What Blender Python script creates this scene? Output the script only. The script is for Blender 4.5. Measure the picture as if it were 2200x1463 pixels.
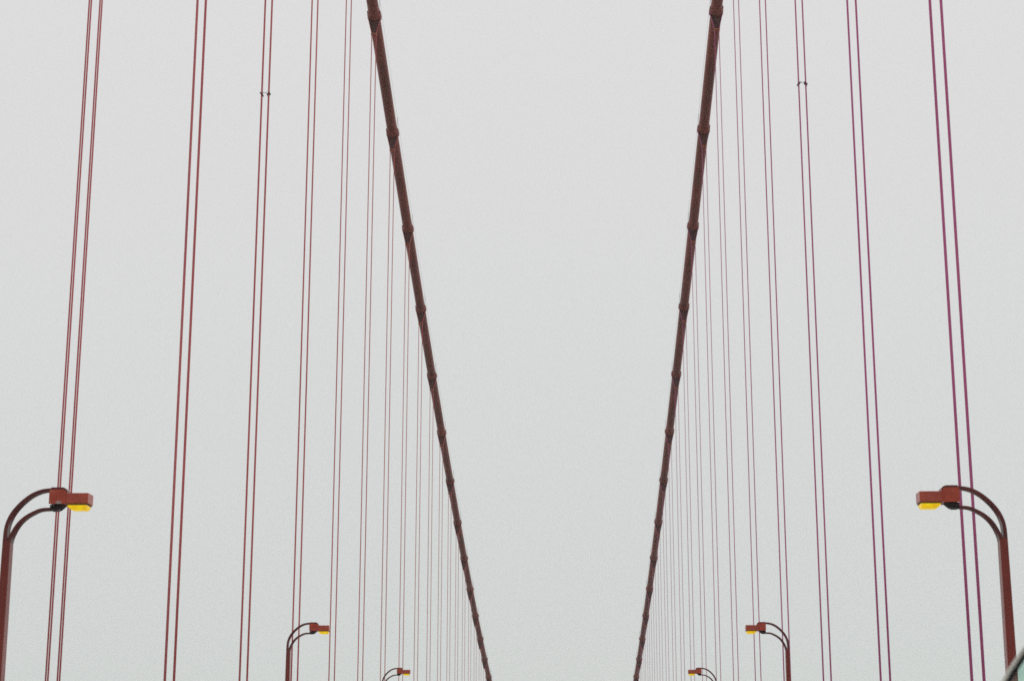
import bpy, bmesh, math, random
from mathutils import Vector, Matrix
random.seed(7)
S = bpy.context.scene
COL = S.collection
for o in list(bpy.data.objects):
    bpy.data.objects.remove(o)

# ------------------------------------------------------------------ camera
EYE = Vector((1.808, 0.0, 1.40))              # in the lane right of the bridge centre line
PITCH, YAW, ROLL = 0.2427, -0.0344, 0.0009
cam = bpy.data.cameras.new("camera")
cam_o = bpy.data.objects.new("camera", cam)
COL.objects.link(cam_o)
fw = Vector((math.sin(YAW)*math.cos(PITCH), math.cos(YAW)*math.cos(PITCH), math.sin(PITCH)))
rt = Vector((math.cos(YAW), -math.sin(YAW), 0))
up = rt.cross(fw)
r2 = rt*math.cos(ROLL) + up*math.sin(ROLL)
u2 = up*math.cos(ROLL) - rt*math.sin(ROLL)
cam_o.matrix_world = Matrix(((r2.x, u2.x, -fw.x, EYE.x), (r2.y, u2.y, -fw.y, EYE.y),
                             (r2.z, u2.z, -fw.z, EYE.z), (0, 0, 0, 1)))
cam.sensor_fit = 'HORIZONTAL'
cam.sensor_width = 36.0
cam.lens = 3709.5/2200*36.0
cam.clip_start, cam.clip_end = 0.1, 20000
cam.dof.use_dof = True
cam.dof.focus_distance = 120.0
cam.dof.aperture_fstop = 3.2
S.camera = cam_o

# ------------------------------------------------------------------ sky and sun (bright even fog)
W = bpy.data.worlds.new("World")
S.world = W
W.use_nodes = True
nt = W.node_tree
nt.nodes.clear()
out = nt.nodes.new("ShaderNodeOutputWorld")
mixs = nt.nodes.new("ShaderNodeMixShader")
bg_sky = nt.nodes.new("ShaderNodeBackground")
bg_fog = nt.nodes.new("ShaderNodeBackground")
sky = nt.nodes.new("ShaderNodeTexSky")
sky.sky_type = 'NISHITA'
sky.sun_disc = False
sky.sun_elevation = math.radians(50)
sky.sun_rotation = math.radians(8)
nt.links.new(sky.outputs[0], bg_sky.inputs[0])
bg_sky.inputs[1].default_value = 0.05
tc = nt.nodes.new("ShaderNodeTexCoord")
sep = nt.nodes.new("ShaderNodeSeparateXYZ")
ramp = nt.nodes.new("ShaderNodeValToRGB")
noi = nt.nodes.new("ShaderNodeTexNoise")
noi.inputs["Scale"].default_value = 3.0
noi.inputs["Detail"].default_value = 3.0
madd = nt.nodes.new("ShaderNodeMath"); madd.operation = 'MULTIPLY_ADD'
madd.inputs[1].default_value = 0.10
nt.links.new(tc.outputs["Generated"], sep.inputs[0])
nt.links.new(tc.outputs["Generated"], noi.inputs["Vector"])
nt.links.new(noi.outputs[0], madd.inputs[0])
nt.links.new(sep.outputs[2], madd.inputs[2])
nt.links.new(madd.outputs[0], ramp.inputs[0])
e = ramp.color_ramp.elements
e[0].position = 0.06; e[0].color = (0.650, 0.690, 0.668, 1)
e[1].position = 0.46; e[1].color = (0.745, 0.735, 0.738, 1)
nt.links.new(ramp.outputs[0], bg_fog.inputs[0])
thick = nt.nodes.new("ShaderNodeMapRange")        # sky dimmed behind the viewer, added to darken faces turned toward the camera
thick.inputs[1].default_value = -0.9; thick.inputs[2].default_value = 0.45
thick.inputs[3].default_value = 0.55; thick.inputs[4].default_value = 1.0
nt.links.new(sep.outputs[1], thick.inputs[0])
nt.links.new(thick.outputs[0], bg_fog.inputs[1])  # added dimming of the sky behind the viewer, not thicker fog
mixs.inputs[0].default_value = 0.985
nt.links.new(bg_sky.outputs[0], mixs.inputs[1])
nt.links.new(bg_fog.outputs[0], mixs.inputs[2])
nt.links.new(mixs.outputs[0], out.inputs[0])

sun = bpy.data.lights.new("sun", 'SUN')
sun.energy = 0.9
sun.angle = math.radians(40)
sun.color = (1.0, 0.97, 0.93)
sun_o = bpy.data.objects.new("sun", sun)
COL.objects.link(sun_o)
sun_o.rotation_euler = (math.radians(-40), 0, math.radians(-8))
sun_o.location = (0, 60, 120)

S.view_settings.view_transform = 'Standard'
S.view_settings.look = 'None'
S.view_settings.exposure = 0.0
S.view_settings.gamma = 1.0
S.render.film_transparent = False
S.cycles.use_denoising = False
S.cycles.pixel_filter_type = 'BLACKMAN_HARRIS'
S.cycles.filter_width = 1.65
S.cycles.max_bounces = 8
S.cycles.volume_bounces = 4
S.cycles.transparent_max_bounces = 16
HAZE = 0.00020

# ------------------------------------------------------------------ materials
def paint(name, base, dark, rough=0.5, scale=1.6, stretch=(1, 1, 1), amount=(0.42, 0.68), bump=0.15, bscale=60, chips=None, spec=0.35):
    m = bpy.data.materials.new(name)
    m.use_nodes = True
    t = m.node_tree
    b = t.nodes["Principled BSDF"]
    b.inputs["Roughness"].default_value = rough
    b.inputs["Specular IOR Level"].default_value = spec
    c = t.nodes.new("ShaderNodeTexCoord")
    mp = t.nodes.new("ShaderNodeMapping")
    mp.inputs["Scale"].default_value = stretch
    t.links.new(c.outputs["Object"], mp.inputs[0])
    n1 = t.nodes.new("ShaderNodeTexNoise")
    n1.inputs["Scale"].default_value = scale
    n1.inputs["Detail"].default_value = 7
    n1.inputs["Roughness"].default_value = 0.62
    t.links.new(mp.outputs[0], n1.inputs["Vector"])
    r = t.nodes.new("ShaderNodeValToRGB")
    r.color_ramp.elements[0].position = amount[0]
    r.color_ramp.elements[0].color = (*base, 1)
    r.color_ramp.elements[1].position = amount[1]
    r.color_ramp.elements[1].color = (*dark, 1)
    t.links.new(n1.outputs[0], r.inputs[0])
    colour = r.outputs[0]
    if chips:
        n3 = t.nodes.new("ShaderNodeTexNoise")
        n3.inputs["Scale"].default_value = 9
        n3.inputs["Detail"].default_value = 4
        t.links.new(c.outputs["Object"], n3.inputs["Vector"])
        g = t.nodes.new("ShaderNodeMath"); g.operation = 'GREATER_THAN'; g.inputs[1].default_value = 0.70
        t.links.new(n3.outputs[0], g.inputs[0])
        mx = t.nodes.new("ShaderNodeMixRGB")
        mx.inputs[2].default_value = (*chips, 1)
        t.links.new(g.outputs[0], mx.inputs[0])
        t.links.new(colour, mx.inputs[1])
        colour = mx.outputs[0]
    t.links.new(colour, b.inputs["Base Color"])
    n2 = t.nodes.new("ShaderNodeTexNoise")
    n2.inputs["Scale"].default_value = bscale
    n2.inputs["Detail"].default_value = 3
    t.links.new(c.outputs["Object"], n2.inputs["Vector"])
    bp = t.nodes.new("ShaderNodeBump")
    bp.inputs["Strength"].default_value = bump
    bp.inputs["Distance"].default_value = 0.01
    t.links.new(n2.outputs[0], bp.inputs["Height"])
    t.links.new(bp.outputs[0], b.inputs["Normal"])
    return m

M = {}
M['cable'] = paint("weathered_cable_paint", (0.47, 0.115, 0.078), (0.24, 0.070, 0.052), 0.5, 0.45, (1.3, 0.30, 1.3), (0.36, 0.70), bump=0.06)
M['band'] = paint("cable_band_paint", (0.45, 0.110, 0.076), (0.20, 0.058, 0.046), 0.5, 1.3)
M['rim_highlight'] = paint("band_rim_highlight", (0.40, 0.16, 0.11), (0.22, 0.09, 0.07), 0.5, 2.0)  # lighter tone paints the highlight along the rims
M['rope'] = paint("suspender_rope_paint", (0.84, 0.180, 0.185), (0.72, 0.130, 0.148), 0.6, 0.8, (1, 1, 0.2))
M['rope_fringe'] = paint("fringe_tinted_rope", (0.80, 0.175, 0.42), (0.70, 0.135, 0.35), 0.6, 0.8, (1, 1, 0.2))  # lens colour fringing painted into the right-hand ropes
M['cable_shade'] = paint("cable_shade_dark", (0.15, 0.050, 0.040), (0.085, 0.034, 0.030), 0.6, 2.5)  # dark tone for the shade under each cable band
M['clamp'] = paint("rope_clamp_paint", (0.75, 0.24, 0.14), (0.40, 0.14, 0.09), 0.5, 4.0)
M['spreader'] = paint("spreader_iron", (0.15, 0.04, 0.045), (0.09, 0.03, 0.03), 0.5, 8.0)
M['wire'] = paint("galvanised_wire", (0.30, 0.32, 0.32), (0.20, 0.20, 0.20), 0.45, 3.0)
M['pole'] = paint("lamp_pole_paint", (0.335, 0.045, 0.028), (0.235, 0.034, 0.024), 0.26, 1.2, (1, 1, 0.3), bump=0.04, spec=0.45)
M['arm'] = paint("lamp_arm_paint", (0.200, 0.027, 0.021), (0.100, 0.016, 0.014), 0.3, 3.0, bump=0.04, spec=0.5)
M['head'] = paint("lamp_housing_paint", (0.72, 0.112, 0.056), (0.56, 0.082, 0.045), 0.28, 3.0, bump=0.05, spec=0.6)
M['bracket'] = paint("lamp_bracket_paint", (0.72, 0.112, 0.058), (0.54, 0.080, 0.046), 0.35, 3.0, bump=0.05, chips=(0.62, 0.45, 0.36))
M['iron'] = paint("dark_bracket_iron", (0.030, 0.014, 0.013), (0.016, 0.009, 0.009), 0.5, 6.0)
M['brass'] = paint("amber_gasket", (0.30, 0.17, 0.01), (0.16, 0.08, 0.01), 0.5, 9.0)
M['chip'] = paint("bare_primer", (0.66, 0.47, 0.40), (0.55, 0.38, 0.30), 0.7, 12)
M['asphalt'] = paint("asphalt", (0.060, 0.060, 0.062), (0.040, 0.040, 0.042), 0.85, 0.6, bump=0.5)
M['concrete'] = paint("sidewalk_concrete", (0.30, 0.29, 0.27), (0.22, 0.21, 0.20), 0.85, 0.8, bump=0.4)
M['line'] = paint("road_paint", (0.75, 0.75, 0.72), (0.55, 0.55, 0.52), 0.7, 2.0)
M['water'] = paint("bay_water", (0.17, 0.20, 0.20), (0.13, 0.16, 0.16), 0.22, 0.02, bump=0.6, bscale=0.2)
M['silver'] = paint("silver_car_paint", (0.86, 0.84, 0.76), (0.78, 0.76, 0.69), 0.3, 1.0, bump=0.0)
M['rubber'] = paint("black_rubber", (0.016, 0.017, 0.024), (0.012, 0.012, 0.016), 0.55, 5.0)
M['rim'] = paint("alloy_rim", (0.45, 0.45, 0.46), (0.35, 0.35, 0.36), 0.3, 5.0)
M['tail'] = paint("red_lamp_plastic", (0.35, 0.015, 0.012), (0.28, 0.012, 0.01), 0.2, 5.0, bump=0.0)
M['trim'] = paint("dark_plastic_trim", (0.03, 0.03, 0.032), (0.022, 0.022, 0.024), 0.6, 5.0)

m = bpy.data.materials.new("tinted_car_glass"); m.use_nodes = True
t = m.node_tree; t.nodes.clear()
o_ = t.nodes.new("ShaderNodeOutputMaterial"); mx_ = t.nodes.new("ShaderNodeMixShader")
tr_ = t.nodes.new("ShaderNodeBsdfTransparent"); gl_ = t.nodes.new("ShaderNodeBsdfGlossy")
tcx = t.nodes.new("ShaderNodeTexCoord"); nz = t.nodes.new("ShaderNodeTexNoise"); nz.inputs["Scale"].default_value = 14
rp = t.nodes.new("ShaderNodeValToRGB")
rp.color_ramp.elements[0].position = 0.35; rp.color_ramp.elements[0].color = (0.84, 0.96, 0.91, 1)
rp.color_ramp.elements[1].position = 0.65; rp.color_ramp.elements[1].color = (0.74, 0.90, 0.84, 1)
t.links.new(tcx.outputs["Object"], nz.inputs["Vector"]); t.links.new(nz.outputs[0], rp.inputs[0])
t.links.new(rp.outputs[0], tr_.inputs[0]); gl_.inputs["Roughness"].default_value = 0.08
mx_.inputs[0].default_value = 0.10
t.links.new(tr_.outputs[0], mx_.inputs[1]); t.links.new(gl_.outputs[0], mx_.inputs[2]); t.links.new(mx_.outputs[0], o_.inputs[0])
M['glass'] = m

# lit amber refractor: coloured translucent plastic with the burning lamp behind it
m = bpy.data.materials.new("amber_refractor"); m.use_nodes = True
t = m.node_tree; t.nodes.clear()
o_ = t.nodes.new("ShaderNodeOutputMaterial")
d_ = t.nodes.new("ShaderNodeBsdfPrincipled")
d_.inputs["Base Color"].default_value = (0.90, 0.58, 0.006, 1)
d_.inputs["Roughness"].default_value = 0.25
tc2 = t.nodes.new("ShaderNodeTexCoord"); nz2 = t.nodes.new("ShaderNodeTexNoise")
nz2.inputs["Scale"].default_value = 5.0; nz2.inputs["Detail"].default_value = 4
rp = t.nodes.new("ShaderNodeValToRGB")
rp.color_ramp.elements[0].position = 0.35; rp.color_ramp.elements[0].color = (0.96, 0.69, 0.003, 1)
rp.color_ramp.elements[1].position = 0.72; rp.color_ramp.elements[1].color = (0.80, 0.45, 0.003, 1)
t.links.new(tc2.outputs["Object"], nz2.inputs["Vector"]); t.links.new(nz2.outputs[0], rp.inputs[0])
t.links.new(rp.outputs[0], d_.inputs["Base Color"]); t.links.new(rp.outputs[0], d_.inputs["Emission Color"])
d_.inputs["Emission Strength"].default_value = 0.65
t.links.new(d_.outputs[0], o_.inputs[0])
M['amber'] = m

# ------------------------------------------------------------------ helpers
def link(name, bm, mat, parent=None, smooth=False):
    me = bpy.data.meshes.new(name)
    bmesh.ops.recalc_face_normals(bm, faces=bm.faces)
    bm.to_mesh(me); bm.free()
    for mm in (mat if isinstance(mat, (list, tuple)) else [mat]):
        me.materials.append(mm)
    if smooth:
        for p in me.polygons: p.use_smooth = True
    o = bpy.data.objects.new(name, me)
    COL.objects.link(o)
    if parent is not None: o.parent = parent
    return o

def thing(name, label, cat, loc=(0, 0, 0), rz=0.0, group=None):
    o = bpy.data.objects.new(name, None)
    o.empty_display_size = 0.3
    COL.objects.link(o)
    o.location = loc; o.rotation_euler = (0, 0, rz)
    o["label"] = label; o["category"] = cat
    if group: o["group"] = group
    return o

def copy_tree(o, parent=None):
    c = o.copy(); COL.objects.link(c); c.parent = parent
    for ch in list(o.children): copy_tree(ch, c)
    return c

def box(bm, lo, hi, mi=0):
    vs = [bm.verts.new((x, y, z)) for z in (lo[2], hi[2]) for y in (lo[1], hi[1]) for x in (lo[0], hi[0])]
    for f in ((0, 1, 3, 2), (4, 6, 7, 5), (0, 4, 5, 1), (2, 3, 7, 6), (0, 2, 6, 4), (1, 5, 7, 3)):
        bm.faces.new([vs[i] for i in f]).material_index = mi

def bevel(bm, w, seg=2):
    bmesh.ops.bevel(bm, geom=list(bm.edges), offset=w, segments=seg, affect='EDGES', profile=0.5)

def prism(bm, pts, d0, d1):
    """outline in the x-z plane swept along y from d0 to d1"""
    a = [bm.verts.new((p[0], d0, p[1])) for p in pts]
    c = [bm.verts.new((p[0], d1, p[1])) for p in pts]
    bm.faces.new(a); bm.faces.new(list(reversed(c)))
    n = len(pts)
    for i in range(n):
        bm.faces.new((a[i], a[(i+1) % n], c[(i+1) % n], c[i]))

def frames(pts):
    ts = []
    for i in range(len(pts)):
        a = pts[max(i-1, 0)]; c = pts[min(i+1, len(pts)-1)]
        ts.append((c-a).normalized())
    return ts

def tube(bm, pts, rad, n=10, cap=True):
    pts = [Vector(p) for p in pts]
    ts = frames(pts)
    ref = Vector((0, 1, 0)) if abs(ts[0].y) < 0.9 else Vector((1, 0, 0))
    rings = []
    for i, (p, t_) in enumerate(zip(pts, ts)):
        r = rad[i] if isinstance(rad, (list, tuple)) else rad
        s = (ref - t_*ref.dot(t_)).normalized(); q = t_.cross(s)
        ref = s
        rings.append([bm.verts.new(p + (s*math.cos(2*math.pi*k/n) + q*math.sin(2*math.pi*k/n))*r) for k in range(n)])
    for a, c in zip(rings, rings[1:]):
        for k in range(n):
            bm.faces.new((a[k], a[(k+1) % n], c[(k+1) % n], c[k]))
    if cap:
        bm.faces.new(list(reversed(rings[0]))); bm.faces.new(rings[-1])

def catmull(P, k=6):
    P = [Vector(p) for p in P]
    Q = [2*P[0]-P[1]] + P + [2*P[-1]-P[-2]]
    res = []
    for i in range(1, len(Q)-2):
        for j in range(k):
            s = j/k
            a, b_, c, d = Q[i-1], Q[i], Q[i+1], Q[i+2]
            res.append(0.5*((2*b_) + (c-a)*s + (2*a-5*b_+4*c-d)*s*s + (3*b_-a-3*c+d)*s**3))
    res.append(P[-1])
    return res

# ------------------------------------------------------------------ setting: deck, sidewalks, water
GRADE = 0.0052
def deck_z(y): return GRADE*y

def strip(name, x0, x1, z0, z1, mat, y0=-80.0, y1=620.0):
    bm = bmesh.new()
    vs = [bm.verts.new((x, y, deck_z(y)+z)) for y in (y0, y1) for z in (z0, z1) for x in (x0, x1)]
    for f in ((0, 1, 3, 2), (4, 6, 7, 5), (0, 4, 5, 1), (2, 3, 7, 6), (0, 2, 6, 4), (1, 5, 7, 3)):
        bm.faces.new([vs[i] for i in f])
    o = link(name, bm, mat); o["kind"] = "structure"
    return o
strip("roadway", -9.2, 9.2, -0.6, 0.0, M['asphalt'])
strip("sidewalk_left", -14.4, -9.205, -0.6, 0.18, M['concrete'])
strip("sidewalk_right", 9.205, 14.4, -0.6, 0.18, M['concrete'])
bm = bmesh.new()
for lx in (-6.1, -3.05, 3.05, 6.1):
    for k in range(-6, 60):
        y = k*10.0
        vs = [bm.verts.new((lx+dx, yy, deck_z(yy)+0.004)) for yy in (y, y+3) for dx in (-0.06, 0.06)]
        bm.faces.new((vs[0], vs[1], vs[3], vs[2]))
o = link("road_markings", bm, M['line']); o["kind"] = "structure"
bm = bmesh.new()
vs = [bm.verts.new((x, y, -68)) for y in (-650, 1450) for x in (-1250, 1250)]
bm.faces.new((vs[0], vs[1], vs[3], vs[2]))
o = link("water", bm, M['water']); o["kind"] = "structure"

# ------------------------------------------------------------------ main cables
PANEL, HALF = 15.24, 13.715
RC = 0.455
def node_y(n): return 52.035 + PANEL*(n-1)
def node_z(n): return EYE.z + 58.754 - 4.2955*(n-6) + 0.0808*(n-6)**2
def tangent(n):
    return Vector((0, 2*PANEL, node_z(n+1)-node_z(n-1))).normalized()

# the band: a cast sleeve of two halves, flared to two rims between which the ropes ride
def band_mesh():
    bm = bmesh.new()
    prof = [(-0.62, RC+0.012), (-0.58, RC+0.030), (-0.42, RC+0.036), (-0.30, RC+0.058), (-0.20, RC+0.098), (-0.17, RC+0.108), (-0.12, RC+0.108),
            (-0.105, RC+0.065), (0.105, RC+0.065), (0.12, RC+0.118), (0.19, RC+0.118), (0.215, RC+0.100), (0.27, RC+0.05), (0.42, RC+0.034), (0.47, RC+0.012)]
    n = 40
    rings = [[bm.verts.new((r*math.cos(2*math.pi*k/n), y, r*math.sin(2*math.pi*k/n))) for k in range(n)] for y, r in prof]
    for i, (a, c) in enumerate(zip(rings, rings[1:])):
        for k in range(n):
            f = bm.faces.new((a[k], c[k], c[(k+1) % n], a[(k+1) % n]))
            f.smooth = True
            f.material_index = 1 if i in (5, 9) else 0
    for r_ in (rings[0], rings[-1]): bm.faces.new(r_)
    for sx in (-1, 1):                          # bolting flanges at the two seams
        for y0, y1 in ((-0.56, -0.24), (0.26, 0.44)):
            x0, x1 = sorted((sx*(RC+0.01), sx*(RC+0.085)))
            box(bm, (x0, y0, -0.05), (x1, y1, 0.05))
            for k in range(3):
                yc = y0 + (k+0.5)*(y1-y0)/3
                xc = sx*(RC+0.055)
                box(bm, (xc-0.02, yc-0.02, -0.085), (xc+0.02, yc+0.02, 0.085))
    return bm

def stanchion_bm():
    bm = bmesh.new()
    tube(bm, [(0, 0, 0), (0, 0, 1.0)], 0.016, 6)
    tube(bm, [(0, 0, 1.0), (0, 0, 1.06)], 0.03, 6)
    return bm

N0, N1, NB = -3, 34, 20
band_data = None; st_data = None
for side, where in ((-1, "left"), (1, "right")):
    root = thing("main_cable", {"left": "thick weathered red-brown main cable sloping down on the left side, long row of collars",
                                "right": "thick weathered red-brown main cable sloping down on the right side, steeper in view"}[where],
                 "bridge cable", (side*HALF, 0, 0), 0, "main suspension cables")
    bm = bmesh.new()
    pts = []
    for n in range(N0, N1):
        a = Vector((0, node_y(n), node_z(n))); c = Vector((0, node_y(n+1), node_z(n+1)))
        for k in range(4): pts.append(a.lerp(c, k/4))
    pts.append(Vector((0, node_y(N1), node_z(N1))))
    tube(bm, pts, RC, 32)
    link("cable_body", bm, M['cable'], root, True)
    for n in range(1, NB):
        rx = math.atan2(tangent(n).z, tangent(n).y)
        if band_data is None:
            o = link("cable_band", band_mesh(), [M['band'], M['rim_highlight']], root); band_data = o.data
        else:
            o = bpy.data.objects.new("cable_band", band_data); COL.objects.link(o); o.parent = root
        o.location = (0, node_y(n), node_z(n)); o.rotation_euler = (rx, 0, 0)
        for sx in (-1, 1):
            if st_data is None:
                s_ = link("stanchion", stanchion_bm(), M['wire'], root); st_data = s_.data
            else:
                s_ = bpy.data.objects.new("stanchion", st_data); COL.objects.link(s_); s_.parent = root
            s_.location = (sx*0.44, node_y(n)-0.3, node_z(n)+0.24)
    for sx in (-1, 1):
        bm = bmesh.new()
        pts = []
        for n in range(N0, N1):
            for k in range(4):
                f_ = k/4
                y = node_y(n)+PANEL*f_ - 0.3
                z = node_z(n)*(1-f_)+node_z(n+1)*f_ + 1.27 - 0.10*4*f_*(1-f_)
                pts.append((sx*0.44, y, z))
        tube(bm, pts, 0.0065, 6)
        link("hand_rope", bm, M['wire'], root)

# ------------------------------------------------------------------ suspenders: four ropes looped over each band
ROPE_R, LAT, LON = 0.0235, 0.178, 0.125
ORD = ["", "first", "second", "third", "fourth", "fifth", "sixth", "seventh", "eighth", "ninth", "tenth", "eleventh",
       "twelfth", "thirteenth", "fourteenth", "fifteenth"]
CLAMP_DROP = 1.62
clamp_data = None
def suspender_label(n, where):
    col = "brick-red" if where == "left" else "fringe-tinted red"
    if n == 1:
        return {"left": "nearest left suspender, four separate brick-red ropes behind the biggest left lamp",
                "right": "nearest right suspender, two thick dark red strands behind the biggest right lamp"}[where]
    if n == 3:
        return f"{where} suspender pair of red ropes tied together by a small dark spreader clamp"
    if n == 2:
        return f"{where} suspender pair standing between the nearest suspender and the one with spreader"
    if n == 4:
        return f"{where} suspender pair just past the one with spreader, running beside the middle lamp pole"
    if n == 5:
        return f"fifth suspender pair from the {where} edge, last before those ending at visible collars"
    if n == 6:
        return f"thin suspender ropes hanging from the topmost visible collar of the {where} main cable"
    if n == 19:
        return f"farthest faint suspender ropes hanging from the lowest visible collar of the {where} main cable"
    return f"thin suspender ropes hanging from the {ORD[n-5]} collar from the top of the {where} main cable"

for side, where in ((-1, "left"), (1, "right")):
    LON = 0.113 if side < 0 else 0.098
    for n in range(1, NB):
        ROPE_R = (0.0253 if side < 0 else 0.0230) * (1.0 if n < 5 else 0.84)   # far ropes thinned to imitate their paling with distance
        X, Y, Z = side*HALF, node_y(n), node_z(n)
        zd = deck_z(Y) + 0.10
        root = thing("suspender", suspender_label(n, where), "suspender rope", (X, Y, zd), 0,
                     f"suspenders hanging from the {where} main cable")
        zc = Z - zd
        for sy in (-1, 1):
            for sx in (-1, 1):
                pts = []
                R = RC + 0.065 + ROPE_R
                for k in range(0, 9):
                    a = math.radians(90 - k*(112/8))
                    pts.append((sx*R*math.cos(a), sy*LON*0.6, zc + R*math.sin(a)))
                pts.append((sx*(LAT+0.012), sy*LON, zc - CLAMP_DROP + 0.05))
                pts.append((sx*LAT, sy*LON, zc - CLAMP_DROP - 0.12))
                L = zc - CLAMP_DROP - 0.12
                for k in range(1, 7):
                    pts.append((sx*LAT, sy*LON, L*(1-k/6)))
                bm = bmesh.new()
                tube(bm, pts, ROPE_R, 10 if n < 8 else 7)
                link("rope", bm, M['rope' if side < 0 else 'rope_fringe'], root, True)
        if clamp_data is None:
            bm = bmesh.new()
            for yy in (-0.185, 0.145):
                box(bm, (-0.245, yy, -0.045), (0.245, yy+0.04, 0.045))
            for xx in (-0.225, 0.165):
                box(bm, (xx, -0.143, -0.10), (xx+0.06, 0.143, 0.03))
            for xx in (-0.09, 0.09, -0.195, 0.195):
                tube(bm, [(xx, -0.22, 0), (xx, 0.22, 0)], 0.018, 8)
            o = link("rope_clamp", bm, M['clamp'], root); clamp_data = o.data
        else:
            o = bpy.data.objects.new("rope_clamp", clamp_data); COL.objects.link(o); o.parent = root
        o.location = (0, 0, zc - CLAMP_DROP)
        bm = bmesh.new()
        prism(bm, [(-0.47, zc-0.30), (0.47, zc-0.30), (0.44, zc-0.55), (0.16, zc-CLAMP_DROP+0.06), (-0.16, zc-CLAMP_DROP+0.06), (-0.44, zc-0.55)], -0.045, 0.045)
        link("cable_shade_web", bm, M['cable_shade'], root)  # added dark sheet standing for the cable's shadow between the V ropes
        if n == 3:
            zs = EYE.z + 33.54 + (0.21 if side > 0 else 0.0) - zd
            for sx in (-1, 1):
                bm = bmesh.new()
                rot = Matrix.Rotation(math.radians(-38*sx*side*-1), 4, 'Y')
                for dz in (0.0,):
                    box(bm, (-0.07, -LON-0.04, -0.018), (0.07, LON+0.04, 0.018))
                for xx in (-0.075, 0.075):
                    tube(bm, [(xx, -LON-0.06, 0), (xx, LON+0.06, 0)], 0.025, 8)
                bmesh.ops.transform(bm, matrix=rot, verts=bm.verts)
                o = link("spreader_clamp", bm, M['spreader'], root)
                o.location = (sx*LAT, 0, zs)
            bm = bmesh.new()
            for sgn in (-1, 1):
                tube(bm, [(-LAT+0.03, -LON-0.08, zs+0.05*sgn), (-0.06, -LON-0.1, zs+0.012*sgn), (0.06, -LON-0.1, zs-0.012*sgn), (LAT-0.03, -LON-0.08, zs-0.05*sgn)], 0.008, 6)
            link("tie_wire", bm, M['spreader'], root)

# ------------------------------------------------------------------ street lamps
# local frame: x = 0 at the pole, +x towards the roadway, z = 0 at the sidewalk; u runs from the lamp's tip back to the pole
TIP = 2.10
HB = 8.056 + 0.0 - 0.18 - GRADE*44.08        # height of the housing's underside over the sidewalk
def U(u): return TIP - u
def sweep(bm, path, w0, w1, dep0, dep1):
    """rectangular bar swept along a path in the x-z plane"""
    P = catmull([(U(u), 0, HB+w) for u, w in path])
    ts = frames(P); rings = []
    for i, (p, t_) in enumerate(zip(P, ts)):
        s = i/(len(P)-1)
        w = w0+(w1-w0)*s; d = dep0+(dep1-dep0)*s
        nrm = Vector((-t_.z, 0, t_.x)); c = 0.012
        ring = []
        for a, b_ in ((w/2, d/2-c), (w/2-c, d/2), (-w/2+c, d/2), (-w/2, d/2-c), (-w/2, -d/2+c), (-w/2+c, -d/2), (w/2-c, -d/2), (w/2, -d/2+c)):
            ring.append(bm.verts.new(p + nrm*a + Vector((0, b_, 0))))
        rings.append(ring)
    for a, c in zip(rings, rings[1:]):
        for k in range(8): bm.faces.new((a[k], a[(k+1) % 8], c[(k+1) % 8], c[k]))
    bm.faces.new(rings[0]); bm.faces.new(list(reversed(rings[-1])))

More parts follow.
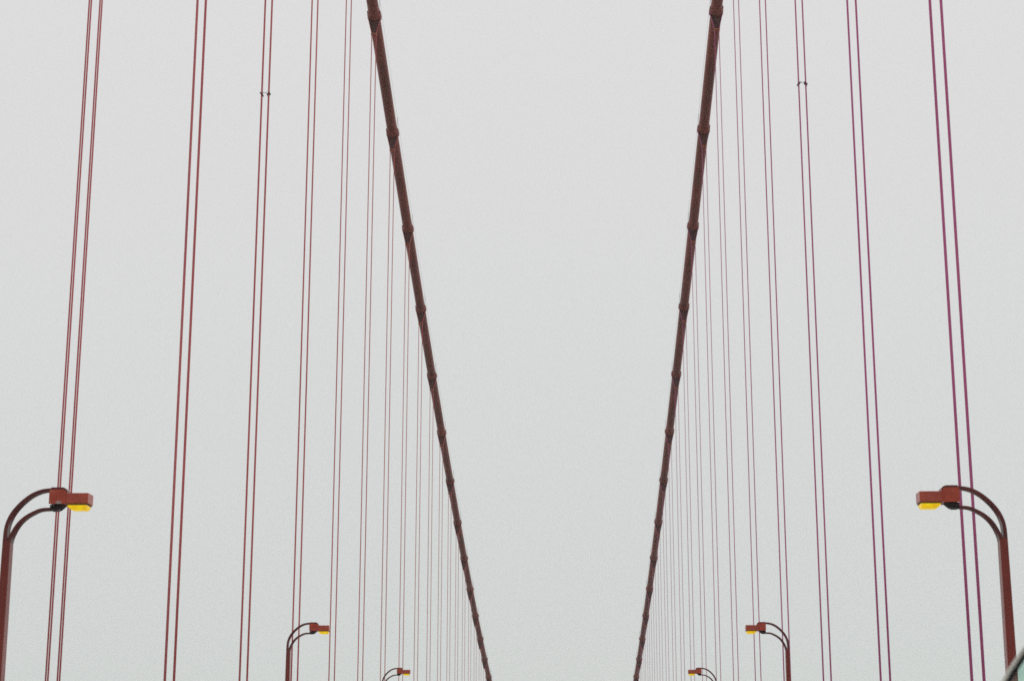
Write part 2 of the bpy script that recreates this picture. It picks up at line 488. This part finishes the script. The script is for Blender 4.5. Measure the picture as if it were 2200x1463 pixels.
def make_lamp():
    root = thing("street_lamp", "", "street lamp", (0, 0, 0), 0, "street lamps along the sidewalks")
    # pole, tapering
    bm = bmesh.new()
    rings = []
    for z, w, d in ((0.0, 0.260, 0.38), (HB-0.95, 0.205, 0.30)):
        c = 0.02; w /= 2; d /= 2
        xo = 0.0
        rings.append([bm.verts.new((x+xo, y, z)) for x, y in ((w, d-c), (w-c, d), (-w+c, d), (-w, d-c), (-w, -d+c), (-w+c, -d), (w-c, -d), (w, -d+c))])
    for a, c in zip(rings, rings[1:]):
        for k in range(8): bm.faces.new((a[k], a[(k+1) % 8], c[(k+1) % 8], c[k]))
    bm.faces.new(rings[0]); bm.faces.new(rings[-1])
    link("pole", bm, M['pole'], root)
    bm = bmesh.new()
    box(bm, (-0.27, -0.28, 0.0), (0.27, 0.28, 0.05)); bevel(bm, 0.01, 1)
    for sx in (-1, 1):
        for sy in (-1, 1):
            tube(bm, [(sx*0.21, sy*0.22, 0.05), (sx*0.21, sy*0.22, 0.10)], 0.022, 6)
    link("base_plate", bm, M['pole'], root)
    # the two curved arms
    bm = bmesh.new()
    sweep(bm, [(0.66, 0.383), (0.80, 0.385), (1.03, 0.385), (1.30, 0.345), (1.56, 0.225), (1.81, 0.015), (2.00, -0.225), (2.105, -0.46), (2.145, -0.68), (2.152, -0.97)], 0.088, 0.098, 0.16, 0.29)
    link("curved_arm", bm, M['arm'], root)
    bm = bmesh.new()
    sweep(bm, [(0.80, -0.118), (1.02, -0.118), (1.28, -0.140), (1.50, -0.235), (1.66, -0.335), (1.80, -0.465), (1.91, -0.625), (1.985, -0.785), (2.025, -0.90), (2.037, -0.975)], 0.075, 0.095, 0.15, 0.285)
    link("curved_arm", bm, M['arm'], root)
    # housing
    Dh = 0.25
    bm = bmesh.new()
    box(bm, (U(0.99), -Dh, HB), (U(0.0), Dh, HB+0.275))
    bevel(bm, 0.012, 2)
    link("lamp_housing", bm, M['head'], root)
    # bracket: cheek plates either side of the housing's rear, closing plate at the back
    br = bmesh.new()
    out_ = [(U(1.02), HB-0.010), (U(0.60), HB-0.010), (U(0.575), HB+0.02), (U(0.575), HB+0.285), (U(0.61), HB+0.345), (U(0.66), HB+0.365), (U(1.02), HB+0.365)]
    prism(br, out_, -Dh-0.014, -Dh-0.002)
    b_o = link("bracket", br, M['bracket'], root)
    br = bmesh.new()
    prism(br, out_, Dh+0.002, Dh+0.014)
    link("bracket", br, M['bracket'], root)
    ir = bmesh.new()
    # top shoe around the upper arm's end, lower shoe around the lower arm's end
    prism(ir, [(U(1.0), HB+0.345), (U(0.64), HB+0.345), (U(0.60), HB+0.33), (U(0.575), HB+0.29), (U(0.585), HB+0.36), (U(0.64), HB+0.415), (U(0.70), HB+0.434), (U(1.0), HB+0.434)], -0.19, 0.19)
    link("upper_shoe", ir, M['arm'], b_o)
    ir = bmesh.new()
    prism(ir, [(U(1.015), HB-0.012), (U(1.015), HB-0.156), (U(0.86), HB-0.156), (U(0.80), HB-0.130), (U(0.73), HB-0.07), (U(0.665), HB-0.012)], -0.16, 0.20)
    bevel(ir, 0.008, 1)
    link("lower_shoe", ir, M['iron'], b_o)
    bt = bmesh.new()
    for q in ((0.96, -0.06), (0.96, -0.03), (0.90, -0.05)):
        tube(bt, [(U(q[0]), -0.235, HB+q[1]), (U(q[0]), -0.20, HB+q[1])], 0.012, 6)
    link("bolt", bt, M['wire'], b_o)
    # amber refractor: faceted trough below the housing
    bm = bmesh.new()
    lv = [(0.0, 0.035, 0.545, 0.225), (-0.075, 0.045, 0.535, 0.215), (-0.155, 0.085, 0.445, 0.14)]
    rings = []
    for w, ua, ub, d in lv:
        rings.append([bm.verts.new((U(u), y, HB-0.001+w)) for u, y in ((ua, -d), (ub, -d), (ub, d), (ua, d))])
    for a, c in zip(rings, rings[1:]):
        for k in range(4): bm.faces.new((a[k], a[(k+1) % 4], c[(k+1) % 4], c[k]))
    bm.faces.new(rings[0]); bm.faces.new(rings[-1])
    bevel(bm, 0.006, 1)
    ln = link("lens", bm, M['amber'], root)
    bm = bmesh.new()
    for (ua, ub, ya, yb) in ((0.028, 0.552, -0.236, -0.222), (0.028, 0.552, 0.222, 0.236), (0.028, 0.040, -0.2215, 0.2215), (0.540, 0.552, -0.2215, 0.2215)):
        box(bm, (U(ub), ya, HB-0.040), (U(ua), yb, HB-0.002))
    link("lens_frame", bm, M['brass'], ln)
    return root

def paint_chip(parent, pts, y):
    bm = bmesh.new()
    prism(bm, [(U(u), HB+w) for u, w in pts], y-0.003, y)
    o = link("bare_paint_patch", bm, M['chip'], parent)
    o["label"] = "pale patch of flaked paint"
    return o

lamp = make_lamp()
LAMPX, LY0 = 10.765 + TIP, 44.08 + 0.25
LL = [("biggest lamp of the left row, its dark red pole at the left edge",
       "middle-sized lamp of the left row, dark red pole and amber lens",
       "smallest lamp of the left row, only arm and head show"),
      ("biggest lamp of the right row, its dark red pole above the silver car",
       "middle-sized lamp of the right row, dark red pole and amber lens",
       "smallest lamp of the right row, only arm and head show")]
first = True
lamps = {}
for si, side in enumerate((-1, 1)):
    for k in range(3):
        L = lamp if first else copy_tree(lamp)
        first = False
        y = LY0 + 45.72*k + (0.32 if side > 0 else 0)
        L.location = (side*LAMPX + ((0.05 if side < 0 else 0.01) if k == 0 else (0.03 if side < 0 else 0.0)), y, deck_z(y)+0.18)
        L.rotation_euler = (0, 0, 0 if side < 0 else math.pi)
        L["label"] = LL[si][k]
        lamps[(si, k)] = L
br = [c for c in lamps[(0, 0)].children if c.name.startswith("bracket") and len(c.children)][0]
paint_chip(br, [(0.865, -0.008), (0.83, 0.03), (0.80, 0.068), (0.775, 0.075), (0.755, 0.066), (0.72, 0.062), (0.69, 0.03), (0.665, -0.008)], -0.25-0.0145)
paint_chip(br, [(0.99, 0.305), (0.955, 0.335), (0.925, 0.34), (0.93, 0.325), (0.96, 0.30)], -0.25-0.0145)

# ------------------------------------------------------------------ the open car ahead in the next lane: the corner of its windscreen shows
def make_car():
    root = thing("car", "silver open car at the lower right corner, pale green windscreen with black seal", "car", (0, 0, 0))
    WY = 2.35                                     # windscreen's place along the car
    top = 2.20
    def half(z):
        if z < 1.0: return 0.86
        s_ = min(1, (z-1.0)/(top-1.0))
        return 0.86*max(0.0, 1-s_**HP)**(1/HP)
    HP = 1.9
    bm = bmesh.new()
    secs = [(0.0, 0.62, 0.92, 0.78), (0.10, 0.42, 1.06, 0.90), (0.7, 0.34, 1.08, 0.93), (2.3, 0.32, 1.06, 0.93), (3.2, 0.34, 1.02, 0.91), (4.10, 0.40, 0.92, 0.86), (4.25, 0.52, 0.80, 0.76)]
    rings = []
    for y, zb, zt, hw in secs:
        pr = [(-hw*0.90, zb), (-hw, zb+0.14), (-hw, (zb+zt)/2), (-hw*0.975, zt-0.05), (-hw*0.93, zt), (hw*0.93, zt), (hw*0.975, zt-0.05), (hw, (zb+zt)/2), (hw, zb+0.14), (hw*0.90, zb)]
        rings.append([bm.verts.new((x, y, z)) for x, z in pr])
    for a, c in zip(rings, rings[1:]):
        for k in range(10): bm.faces.new((a[k], a[(k+1) % 10], c[(k+1) % 10], c[k]))
    bm.faces.new(rings[0]); bm.faces.new(list(reversed(rings[-1])))
    bevel(bm, 0.015, 2)
    link("body", bm, M['silver'], root)
    zs = [1.0, 1.15, 1.3, 1.45, 1.6, 1.7, 1.78, 1.86, 1.93, 1.99, 2.04, 2.09, 2.13, 2.16, 2.18, 2.195]
    arch = [(-half(z), z) for z in zs] + [(half(z), z) for z in reversed(zs)]
    def ring(bm, y, inset):
        vs = []
        for i, (x, z) in enumerate(arch):
            a = arch[max(i-1, 0)]; c = arch[min(i+1, len(arch)-1)]
            t_ = Vector((c[0]-a[0], 0, c[1]-a[1])).normalized()
            p = Vector((x, 0, z)) + Vector((t_.z, 0, -t_.x))*inset
            s_ = (p.z-1.0)/(top-1.0)
            vs.append(bm.verts.new((p.x, WY + y - 0.22*s_, p.z)))
        return vs
    def band(bm, a, c):
        for k in range(len(a)-1): bm.faces.new((a[k], a[k+1], c[k+1], c[k]))
    def loop(name, i0, i1, y0, y1, mat, parent):
        bm = bmesh.new()
        q = [ring(bm, y0, i0), ring(bm, y0, i1), ring(bm, y1, i1), ring(bm, y1, i0)]
        for a, c in zip(q, q[1:]+q[:1]): band(bm, a, c)
        for e_ in (0, -1): bm.faces.new([r_[e_] for r_ in q])
        return link(name, bm, mat, parent)
    fr = loop("windscreen_frame", 0.0, 0.016, 0.0, 0.022, M['silver'], root)
    loop("window_seal", 0.0145, 0.033, -0.003, 0.019, M['rubber'], fr)
    bm = bmesh.new()
    g0 = ring(bm, 0.006, 0.031); g1 = ring(bm, 0.011, 0.031)
    bm.faces.new(g0); bm.faces.new(list(reversed(g1))); band(bm, g0, g1); bm.faces.new((g0[0], g0[-1], g1[-1], g1[0]))
    link("windscreen", bm, M['glass'], root)
    for sx in (-1, 1):
        bm = bmesh.new()
        box(bm, (sx*0.42-0.25, 1.35, 0.98), (sx*0.42+0.25, 1.5, 1.24)); bevel(bm, 0.05, 3)
        link("seat", bm, M['trim'], root, True)
    for sx in (-1, 1):
        bm = bmesh.new()
        x0, x1 = sorted((sx*0.60, sx*0.84))
        box(bm, (x0, 0.0, 0.76), (x1, 0.09, 0.93)); bevel(bm, 0.02, 2)
        link("tail_light", bm, M['tail'], root)
    bm = bmesh.new()
    box(bm, (-0.86, -0.06, 0.42), (0.86, 0.10, 0.60)); bevel(bm, 0.04, 2)
    link("bumper", bm, M['trim'], root)
    for sx in (-1, 1):
        for y in (0.85, 3.35):
            bm = bmesh.new()
            pr = [(0.20, -0.11), (0.33, -0.11), (0.355, -0.07), (0.355, 0.07), (0.33, 0.11), (0.20, 0.11)]
            rings = [[bm.verts.new((xx, rad*math.cos(2*math.pi*k/28), rad*math.sin(2*math.pi*k/28))) for k in range(28)] for rad, xx in pr]
            for i in range(len(rings)):
                a, c = rings[i], rings[(i+1) % len(rings)]
                for k in range(28): bm.faces.new((a[k], a[(k+1) % 28], c[(k+1) % 28], c[k]))
            wh = link("wheel", bm, M['rubber'], root, True)
            wh.location = (sx*0.84, y, 0.355)
            bm = bmesh.new()
            tube(bm, [(-0.08, 0, 0), (0.08, 0, 0)], 0.205, 24)
            link("rim", bm, M['rim'], wh)
    return root
car = make_car()
CAR_X, CAR_Y = 4.290, 5.30
car.location = (CAR_X, CAR_Y, deck_z(CAR_Y))

# ------------------------------------------------------------------ thin mist over the bay
bm = bmesh.new()
box(bm, (-1300, -700, -69), (1300, 1500, 134))
o = link("haze", bm, [])
o["kind"] = "stuff"
m = bpy.data.materials.new("haze"); m.use_nodes = True
t = m.node_tree; t.nodes.clear()
o_ = t.nodes.new("ShaderNodeOutputMaterial"); v_ = t.nodes.new("ShaderNodeVolumePrincipled")
v_.inputs["Color"].default_value = (0.97, 0.975, 0.975, 1)
v_.inputs["Density"].default_value = HAZE
v_.inputs["Anisotropy"].default_value = 0.3
t.links.new(v_.outputs[0], o_.inputs["Volume"])
o.data.materials.append(m)
